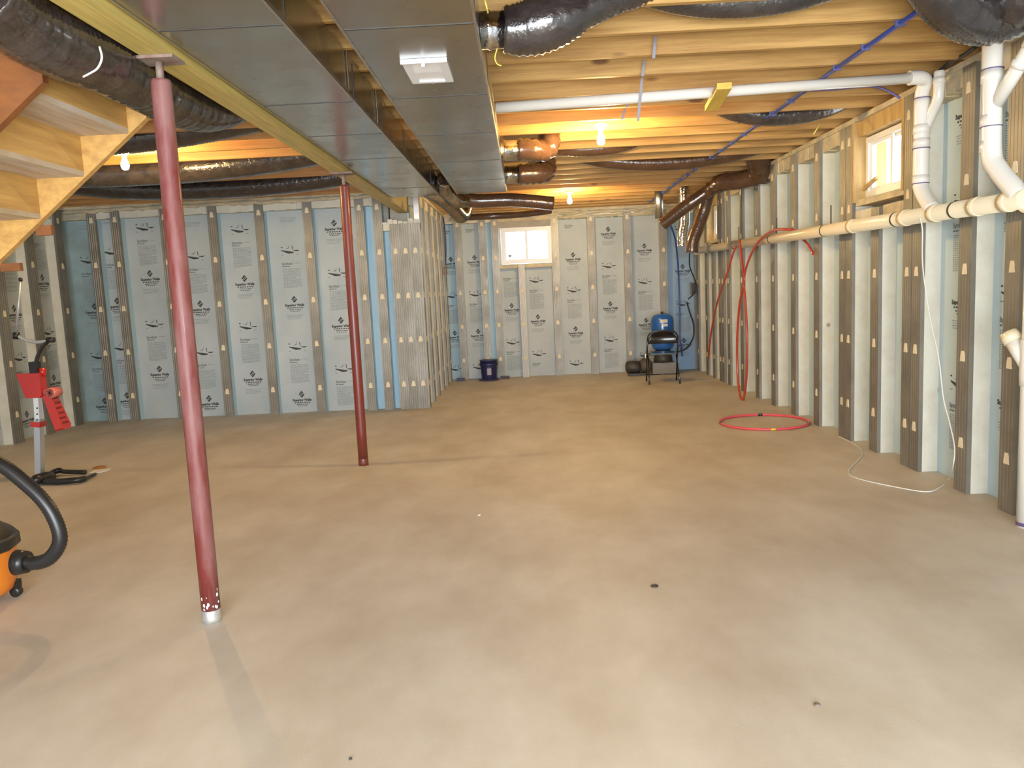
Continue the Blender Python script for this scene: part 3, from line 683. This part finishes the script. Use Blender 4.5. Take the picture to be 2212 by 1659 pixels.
# ================================================================ CABLES AND TUBES
def cable(pts, r, name, m, label, n=8, seg=8, cat='cable', parent=None):
    o = MB().tube(spline(pts, n), r, seg).build(name, m, parent)
    if not parent: tag(o, label, cat)
    return o
bl = empty('water_tube', (2.0, 8, 2.74), 'straight blue water tube clipped under the joists on the right', 'tube')
MB().tube([(0.015, -4.6, 0.002), (0, -3, .003), (0, 0, .0), (.03, 4.6, -.0)], .009, 10).build('tube_run', bluepex, bl)
MB().tube([(0.035, -4.5, .004), (.026, -3, .004), (.024, 0, .004), (.055, 4.6, .0)], .008, 8).build('tube_run', mat('violet_tube', (0.16, 0.13, 0.30), .3), bl)['label'] = 'dull violet tube'
for y in JY:
    if 3.9 < y < 12.5: MB().box(-.014, .038, -.006, .006, -.011, .022).build('clip', mat('clip_plastic', (0.10, 0.12, 0.30), .5), bl, (0, y - 8, 0))
cable([P(1945, 212, y=5.75), (2.55, 5.8, 2.78), (2.2, 5.78, 2.77), (1.7, 5.76, 2.78)], .009, 'electric_cable', mat('violet_cable', (0.14, 0.12, 0.30), .4), 'dark violet cable sagging below joists left of the vent pipe')
cable([P(2108, 100, x=2.74), P(2085, 118, x=2.76), P(2060, 130, x=2.77), P(2040, 145, x=2.77), P(2015, 168, x=2.75)], .014, 'electric_cable', darkg, 'bundle of dark cables along the top of the right wall between the two pipes')
cable([P(1770, 268, y=6.55), P(1765, 278, y=6.5), P(1757, 290, y=6.5)], .004, 'electric_cable', yellowwire, 'short yellow cable end by the duct near the side window')
cable([P(1047, 0, y=3.3), P(1051, 15, y=3.3), P(1054, 28, y=3.35)], .004, 'electric_cable', yellowwire, 'yellow wire loop above the metal collar', 4)
cable([P(1074, 105, y=3.7), P(1069, 125, y=3.7), P(1074, 138, y=3.7), P(1083, 142, y=3.7)], .003, 'electric_cable', yellowwire, 'yellow wire tail hanging below the metal collar', 4)
h8 = lambda x, y, xx: P(1460 + x / 2.962, 400 + y / 2.962, x=xx)
cable([h8(385, 395, 2.61), h8(365, 440, 2.60), h8(330, 560, 2.6), h8(268, 740, 2.62), h8(228, 930, 2.66), h8(208, 1110, 2.70)], .013, 'red_tube', redpex, 'red tube hanging as a single straight tail left of the red loop', cat='tube')
cable([h8(408, 350, 2.60), h8(425, 500, 2.6), h8(437, 620, 2.6), h8(408, 760, 2.6), h8(392, 1000, 2.6), h8(398, 1250, 2.6), h8(425, 1385, 2.6), h8(450, 1250, 2.6), h8(456, 1000, 2.6), h8(446, 760, 2.6), h8(436, 600, 2.6),
       h8(470, 470, 2.61), h8(530, 360, 2.62), h8(620, 292, 2.63), h8(700, 283, 2.66), h8(760, 290, 2.74), h8(800, 330, 2.78), h8(840, 375, 2.79), h8(880, 440, 2.79)], .014, 'red_tube', redpex, 'red tube looped over the drain pipe, nearly reaching the floor', cat='tube')
h9 = lambda x, y, xx: P(1812 + x / 2.37, 500 + y / 2.37, x=xx)
g9 = lambda x, y: P(1812 + x / 2.37, 500 + y / 2.37, z=.006)
cable([P(1988, 470, x=2.64), h9(428, 0, 2.65), h9(430, 180, 2.70), h9(465, 430, 2.77), h9(510, 640, 2.78), h9(535, 850, 2.78), h9(565, 970, 2.77), h9(592, 1100, 2.73), h9(585, 1200, 2.70), g9(562, 1268), g9(520, 1308), g9(450, 1332), g9(300, 1310), g9(100, 1265), g9(50, 1225), g9(120, 1140), g9(80, 1090), g9(0, 1050)],
      .0042, 'white_cord', whitec, 'thin white cord draped from the drain pipe onto the floor', cat='cord')

# hoop on the floor
hp = empty('hula_hoop', (2.375, 7.87, .014), 'pink hoop lying flat on the floor by the right wall', 'hoop')
circ = [(.432 * math.cos(2 * PI * k / 72), .432 * math.sin(2 * PI * k / 72), 0) for k in range(72)]
MB().tube(circ, .0125, 10, closed=True).build('ring', pinkp, hp)
for a, m in ((78, blackm), (-95, yellowp), (-28, blackm), (178, blackm)):
    MB().tube([(.432 * math.cos(math.radians(a + d)), .432 * math.sin(math.radians(a + d)), 0) for d in (-3, -1, 1, 3)], .0138, 10).build('tape_band', m, hp)

# straps and stub hanging below the joists
for i, (u0, v0, u1, v1_, ys, lab) in enumerate(((1416, 78, 1412, 126, 4.62, 'metal strap on the second joist face right of centre'), (1392, 130, 1388, 165, 5.03, 'metal strap end just above the white vent pipe'),
                                        (1387, 168, 1378, 262, 5.27, 'longest metal strap hanging across the white vent pipe'), (1357, 206, 1354, 232, 5.5, 'short metal strap behind the vent pipe'), (1350, 234, 1344, 258, 5.9, 'small bright metal strap near the middle bulb'))):
    a, b = P(u0, v0, y=ys), P(u1, v1_, y=ys); w_ = .009
    vs = [(q.x + dx, q.y + dy, q.z) for q in (a, b) for dy in (0, .002) for dx in (-w_, w_)]
    tag(MB().add(vs, [(0, 1, 5, 4), (2, 6, 7, 3), (0, 4, 6, 2), (1, 3, 7, 5), (0, 2, 3, 1), (4, 5, 7, 6)]).build('hanger_strap', mat('dull_strap', (0.30, 0.29, 0.33), .5, .4)), lab, 'strap')
q = P(1565, 183, y=5.10)
wst = MB().box(-.045, .045, -.22, .40, -.015, .023)  .build('wood_stub', mat('yellow_lumber', (0.78, 0.56, 0.10), .6, col2=(0.66, 0.45, 0.07), stretch=(4, .5, 4)), None, (q.x + .01, 5.27, 2.655)); tag(wst, 'short yellow board crossing under the white vent pipe', 'board')
wst.rotation_euler = (0, 0, math.radians(-6))

# outlet box on the return wall
ob = empty('outlet_box', (XJ + .03, P(962, 585, x=XJ + .03).y, P(962, 585, x=XJ + .03).z), 'small dark electrical box on the return wall corner', 'electrical box')
MB().box(-.028, .02, -.05, .05, -.06, .06).build('box', rust, ob); MB().box(.02, .024, -.035, .035, -.05, .05).build('cover', darkg, ob)
cable([P(958, 470, x=XJ + .02), P(963, 520, x=XJ + .02), P(963, 570, x=XJ + .02)], .008, 'electric_cable', bluepex, 'blue cable dropping to the electrical box on the return wall')

# ================================================================ PRESSURE TANK, PUMP, CHAIR, BUCKET
tk = empty('pressure_tank', (2.19, 12.62, 0), 'blue pressure tank with two pale labels behind the black chair', 'tank')
MB().lathe([(.02, .985), (.08, .98), (.14, .955), (.172, .91), (.182, .86), (.182, .50), (.172, .45), (.14, .41), (.05, .395)][::-1], seg=32).build('tank_body', blue, tk)
MB().lathe([(.184, .62), (.186, .625), (.186, .635), (.184, .64)], seg=32).build('weld_band', blue, tk)
MB().lathe([(.15, .20), (.15, .26), (.12, .40)], seg=24).build('tank_stand', darkg, tk)
def patch(r, a0, a1, z0, z1, name, m, parent):
    mb = MB(); n = 6; vs = []
    for z in (z0, z1):
        for k in range(n + 1):
            a = math.radians(a0 + (a1 - a0) * k / n); vs.append((r * math.cos(a), r * math.sin(a), z))
    mb.add(vs, [(k, k + 1, n + 2 + k, n + 1 + k) for k in range(n)]); return mb.build(name, m, parent)
patch(.1835, -110, -72, .845, .895, 'tank_label', label_m, tk); patch(.1835, -98, -72, .785, .825, 'tank_label', label_m, tk)
for z, w in ((.872, 14), (.864, 10)): patch(.1842, -92 - w, -92 + w, z, z + .004, 'label_print', ink2, tk)
MB().lathe([(.022, .985), (.022, 1.01), (.01, 1.015)], seg=12).build('air_valve', darkg, tk)
pu = empty('water_pump', (1.86, 12.60, 0), 'dark water pump on the floor beneath the blue tank', 'pump')
Rx = Matrix.Rotation(PI / 2, 3, 'Y')
MB().lathe([(.06, -.28), (.095, -.26), (.10, -.10), (.085, -.05)], (0, .0, .14), 20, Rx).build('motor', darkg, pu)
MB().lathe([(.085, -.05), (.12, 0), (.12, .10), (.07, .13)], (0, .0, .16), 20, Rx).build('pump_housing', mat('cast_iron', (0.12, 0.10, 0.09), .6, .3), pu)
MB().box(-.19, .18, -.12, .12, .0, .199).build('stand_block', mat('grey_block', (0.28, 0.27, 0.25), .8), tk)
MB().box(-.24, .05, -.08, .08, 0, .045).build('foot_plate', darkg, pu)
MB().tube(spline([(.05, 0, .27), (.05, 0, .34), (.12, 0, .36), (.2, .02, .36)], 6), .022, 12).build('outlet_pipe', galv, pu)
ps = empty('pressure_switch', (2.74, 12.78, 1.36), 'grey switch box on the stud in the far right corner', 'electrical box')
MB().box(-.045, .045, -.04, .04, -.1, .1).build('box', mat('grey_enamel', (0.22, 0.21, 0.2), .5), ps); MB().box(-.04, .04, -.045, -.04, -.09, .09).build('cover', darkg, ps)
g7 = lambda u, v, y: P(u, v, y=y)
cable([g7(1448, 484, 12.4), g7(1459, 520, 12.6), g7(1465, 580, 12.8), g7(1468, 660, 12.85), g7(1469, 730, 12.85), g7(1474, 770, 12.8)], .014, 'water_tube', bluepex, 'dark blue water tube dropping beside the tank on the back wall', cat='tube')
cable([g7(1490, 545, 12.3), g7(1490, 575, 12.5), g7(1503, 612, 12.6), g7(1500, 632, 12.6), g7(1487, 646, 12.74)], .010, 'electric_cable', black, 'black cable looping above the grey switch box')
cable([g7(1484, 652, 12.72), g7(1489, 672, 12.72), g7(1498, 700, 12.6), g7(1497, 730, 12.55), g7(1482, 753, 12.5), g7(1464, 760, 12.5), g7(1450, 762, 12.5)], .013, 'electric_cable', black, 'black hose bowing from the switch box down to the pump')

ch = empty('folding_chair', (2.0, 11.56, 0), 'black metal folding chair standing before the blue tank', 'chair', rz=math.radians(-4))
for sx in (-1, 1):
    x = sx * .225
    MB().tube([(x, .235, .012), (x, .06, .42), (x * .98, -.075, .64)], .0115, 10).build('leg', blackm, ch)
    MB().tube([(x * .93, .10, .43), (x * .98, -.22, .012)], .0105, 10).build('leg', blackm, ch)
    for yy, zz in ((.235, .0), (-.22, .0)): MB().lathe([(.014, 0), (.014, .022)], (x * (.98 if yy < 0 else 1), yy + (.0 if yy > 0 else 0), 0), 10).build('foot_cap', black, ch)
bt = spline([(-.2205, -.075, .64), (-.212, -.095, .70), (-.175, -.105, .748), (-.11, -.112, .77), (0, -.114, .776), (.11, -.112, .77), (.175, -.105, .748), (.212, -.095, .70), (.2205, -.075, .64)], 6)
MB().tube(bt, .0115, 10).build('top_rail', blackm, ch)
bp_ = MB(); n = 14; vs = []
for zi, z in enumerate((.585, .60, .76)):
    for k in range(n + 1):
        t = -1 + 2 * k / n; x = t * (.222 if z < .7 else .20); y = -.085 - .03 * (1 - t * t) * -1 - (.0 if z < .7 else .02) + (0 if zi else .004); vs.append((x, y, z - (.085 * t * t * t * t if z > .7 else 0)))
bp_.add(vs, [(r * (n + 1) + k, r * (n + 1) + k + 1, (r + 1) * (n + 1) + k + 1, (r + 1) * (n + 1) + k) for r in range(2) for k in range(n)], True)
bo = bp_.build('backrest', blackm, ch); sm_ = bo.modifiers.new('thick', 'SOLIDIFY'); sm_.thickness = .004
MB().prism([(-.19, -.12), (.19, -.12), (.205, .08), (.19, .23), (.12, .265), (-.12, .265), (-.19, .23), (-.205, .08)], .425, .445, 'z').build('seat', blackm, ch)
MB().tube([(-.225, .20, .10), (.225, .20, .10)], .007, 8).build('crossbar', blackm, ch); MB().tube([(-.215, -.165, .14), (.215, -.165, .14)], .007, 8).build('crossbar', blackm, ch)

bk_ = empty('bucket', (-.655, 12.86, 0), 'dark blue bucket with a pale label against the back wall', 'bucket')
MB().lathe([(.118, .02), (.122, .03), (.14, .25), (.142, .32), (.152, .325), (.152, .335), (.14, .34)], seg=28).build('bucket_body', navy, bk_)
MB().lathe([(.150, .25), (.155, .255), (.155, .285), (.150, .29)], seg=28).build('rim_band', navy, bk_)
patch(.1445, -100, -72, .10, .21, 'bucket_label', mat('faded_label', (0.38, 0.36, 0.40), .6), bk_)
MB().lathe([(.17, .0), (.18, .008), (.15, .02), (.12, .03)], seg=24).build('base_skirt', mat('purple_plastic', (0.05, 0.035, 0.10), .5), bk_)
tag(MB().box(-.075, .075, -.03, .03, 0, .045).build('plastic_strip', mat('maroon_plastic', (0.05, 0.02, 0.03), .5), None, (-.395, 12.93, 0)), 'small dark strip on the floor right of the blue bucket', 'scrap')
tag(MB().box(-.065, .065, -.03, .03, 0, .045).build('plastic_strip', navy, None, (-1.14, 12.93, 0)), 'small dark scrap in the corner left of the blue bucket', 'scrap')

# ================================================================ RED STAND (left)
YS = 6.55
jk = empty('adjustable_stand', tuple(P(85, 1035, z=0)), 'red and silver adjustable stand with black arm and forked black base', 'stand')
b0 = Vector(jk.location); ys = b0.y
Q = lambda u, v, dy=0: P(u, v, y=ys + dy) - b0
p0, p1 = Q(86, 1022), Q(84, 905)
def polebox(a, b, w, d, name, m):
    v = (b - a); T = Matrix.Translation(a) @ v.to_track_quat('Z', 'Y').to_matrix().to_4x4()
    return MB().box(-w, w, -d, d, 0, v.length, T).build(name, m, jk)
polebox(p0, p1, .032, .026, 'outer_pole', greypl)
polebox(Q(84, 912), Q(81, 855), .026, .021, 'inner_pole', mat('white_pole', (0.72, 0.74, 0.74), .35))
for v in (880, 893, 906 - 1): polebox(Q(81, v, -.028), Q(81, v + 3, -.028), .012, .003, 'slot', darkg)
polebox(Q(83, 921), Q(83, 910), .048, .04, 'clamp', redpl)
hb = MB(); z = Q(80, 858).z; zt = Q(80, 805).z; xc = Q(80, 830).x
hb.prism([(xc - .03, z), (xc + .055, z), (xc + .055, zt), (xc - .135, zt + .0), (xc - .075, z + .0)], -.06, .05, 'y'); hb.build('head_block', redpl, jk)
MB().box(xc - .0, xc + .075, -.075, -.058, z + .02, zt - .005).build('head_cover', redpl, jk)
MB().tube([Q(92, 795, .02), Q(92, 812, .02)], .03, 14).build('knob', redpl, jk)
MB().tube([Q(90, 848), Q(118, 848)], .032, 12).build('pivot_arm', mat('pale_red_plastic', (0.62, 0.16, 0.13), .3, coat=.4), jk)
kx = Q(117, 847); MB().lathe([(.035, -.06), (.045, -.055), (.045, .055), (.035, .06)], kx, 20, Matrix.Rotation(PI / 2, 3, 'X')).build('dial', mat('pale_red_plastic', (0.62, 0.16, 0.13), .3), jk)
for k in range(6):
    T = Matrix.Translation(kx + Vector((0, -.062, 0))) @ Matrix.Rotation(k * PI / 6, 4, 'Y'); MB().box(-.036, .036, -.004, .002, -.003, .003, T).build('dial_rib', redp2, jk)
g0, g1 = Q(107, 852), Q(137, 928); gl = MB(); dv = (g1 - g0); T = Matrix.Translation(g0) @ dv.to_track_quat('Z', 'Y').to_matrix().to_4x4()
mb = MB(); Lg = dv.length
prof = [(-.048, 0), (.048, 0), (.074, Lg * .75), (.082, Lg * .92), (.05, Lg), (-.03, Lg), (-.06, Lg * .95), (-.056, Lg * .75)]
mb.prism(prof, -.035, .035, 'y'); mb.v = [tuple(T @ Vector(v)) for v in mb.v]; mb.build('lattice_arm', redpl, jk)
for i in range(6):
    for j in range(3):
        c = Vector((-.03 + .03 * j + (.008 if i % 2 else -.004), 0, Lg * (.13 + .14 * i))); ho = MB()
        ho.prism([(-.010, -.008), (.010, -.008), (.013, .008), (-.008, .010)], -.0375, .0375, 'y'); ho.v = [tuple(T @ (Vector(v) + c)) for v in ho.v]; ho.build('lattice_hole', mat('dark_red', (0.13, 0.012, 0.012), .6), jk)
MB().box(-.035, .035, -.03, .03, 0, .1, Matrix.Translation(Q(77, 806))).build('arm_socket', black, jk)
MB().tube(spline([Q(77, 795), Q(80, 775), Q(90, 752), Q(106, 735)], 6), .017, 12).build('flexible_arm', blackm, jk)
MB().tube([Q(102, 734), Q(117, 734)], .024, 12).build('arm_joint', black, jk)
MB().tube(spline([Q(104, 736), Q(85, 739), Q(60, 736), Q(38, 726)], 6), .014, 12).build('arm_link', greypl, jk)['label'] = 'grey curved arm link'
MB().tube([Q(35, 718), Q(35, 732)], .027, 14).build('arm_joint', black, jk)
MB().tube([Q(35, 720), Q(44, 606)], .009, 10).build('thin_rod', greypl, jk)
MB().lathe([(.006, -.018), (.016, -.01), (.016, .01), (.006, .018)], Q(44.5, 604), 12).build('rod_tip', black, jk)
# base
G = lambda u, v, z=.03: P(u, v, z=z) - b0
MB().tube(spline([G(64, 1042), G(80, 1036, .05), G(100, 1030, .05), G(112, 1030, .03)], 4), [.03] * 3 + [.045] * 7 + [.04] * 3, 12).build('base_hub', black, jk)
MB().tube(spline([G(100, 1034), G(112, 1022, .035), G(128, 1016, .045), (G(140, 1019, .035)), G(186, 1020, .02)], 5), [.024] * 12 + [.02] * 9, 10).build('base_fork', black, jk)
MB().tube(spline([G(95, 1040), G(130, 1040, .03), G(165, 1037, .035), G(182, 1034, .03), G(206, 1024, .015)], 5), [.026] * 16 + [.014] * 5, 10).build('base_fork', black, jk)
pp = MB(); w = [P(193, 1021, z=.006), P(214, 1021, z=.006), P(232, 1016, z=.006), P(240, 1012, z=.006), P(228, 1013, z=.006), P(205, 1015, z=.006)]
pp.prism([(p.x, p.y) for p in w], .001, .007, 'z'); tag(pp.build('paper_scrap', paperw), 'torn white scrap on the floor at the tip of the stand base', 'scrap')
ct = P(211, 1010, z=.01); tag(MB().lathe([(.05, .0), (.055, .008), (.03, .016)], (0, 0, 0), 14).build('orange_lid', mat('rust_orange', (0.42, 0.16, 0.03), .5), None, (ct.x, ct.y + .03, 0)), 'small orange brown disc behind the white scrap on the floor', 'lid')

# ================================================================ SHOP VACUUM
vc = empty('shop_vacuum', (-2.90, 3.73, 0), 'orange and black shop vacuum cut off by the left edge', 'vacuum cleaner')
MB().lathe([(.20, .045), (.222, .06), (.235, .10), (.25, .27), (.252, .28)], seg=36).build('drum', orange, vc)
MB().lathe([(.262, .275), (.270, .285), (.268, .335), (.255, .348), (.205, .385), (.19, .395)], seg=12).build('lid', black, vc)
MB().box(-.03, .13, -.10, .09, .36, .40).build('motor_cover', black, vc); MB().box(.03, .13, -.075, -.045, .372, .403).build('latch', mat('tan_plastic', (0.50, 0.35, 0.16), .4), vc)
def cone_patch(r0, z0, r1, z1, a0, a1, name, m):
    mb = MB(); q = lambda r, z, a: (r * math.cos(math.radians(a)), r * math.sin(math.radians(a)), z); mb.quad(q(r0, z0, a0), q(r0, z0, a1), q(r1, z1, a1), q(r1, z1, a0)); mb.build(name, m, vc)
cone_patch(.254, .3535, .222, .3775, -44, -32, 'lid_sticker', label_m); cone_patch(.254, .3535, .222, .3775, -28, -18, 'lid_sticker', label_m)
for a in (-60, 25, 115, 205):
    c_ = (.225 * math.cos(math.radians(a)), .225 * math.sin(math.radians(a))); MB().lathe([(.012, -.018), (.028, -.014), (.028, .014), (.012, .018)], (c_[0], c_[1], .0285), 14, Matrix.Rotation(PI / 2, 3, 'X')).build('caster', black, vc)
    MB().box(c_[0] - .02, c_[0] + .02, c_[1] - .02, c_[1] + .02, .05, .09).build('caster_mount', black, vc)
yv = 3.60
VQ = lambda u, v, y=yv: P(u, v, y=y) - Vector(vc.location)
MB().tube([VQ(36, 1215), VQ(60, 1214)], [.062, .052], 20).build('hose_cuff', black, vc)
hs = resample(spline([VQ(56, 1214), VQ(80, 1216), VQ(108, 1205), VQ(128, 1175), VQ(127, 1145), VQ(110, 1105), VQ(85, 1072), VQ(50, 1040), VQ(15, 1012), VQ(-30, 985)], 12), .008)
MB().tube(hs, [.033 * (1 + (.05 if i % 2 else -.04)) for i in range(len(hs))], 16).build('hose', black, vc)

# small marks and crumbs lying on the slab
for (u, v, r_, m_, lab) in ((1414, 1266, .020, darkg, 'small dark clod on the bare floor right of centre'), (1765, 1523, .012, rust, 'tiny reddish brown crumb on the floor at lower right'), (757, 1640, .006, darkg, 'tiny dark crumb at the bottom edge of the picture'), (1035, 1113, .012, whitec, 'tiny pale wood sliver on the floor in mid room')):
    p = P(u, v, z=.002)
    tag(MB().lathe([(r_ * .6, 0), (r_, .002), (r_ * .8, .006), (r_ * .3, .008)], (0, 0, 0), 9).build('floor_crumb', m_, None, (p.x, p.y, 0.0005)), lab, 'debris')
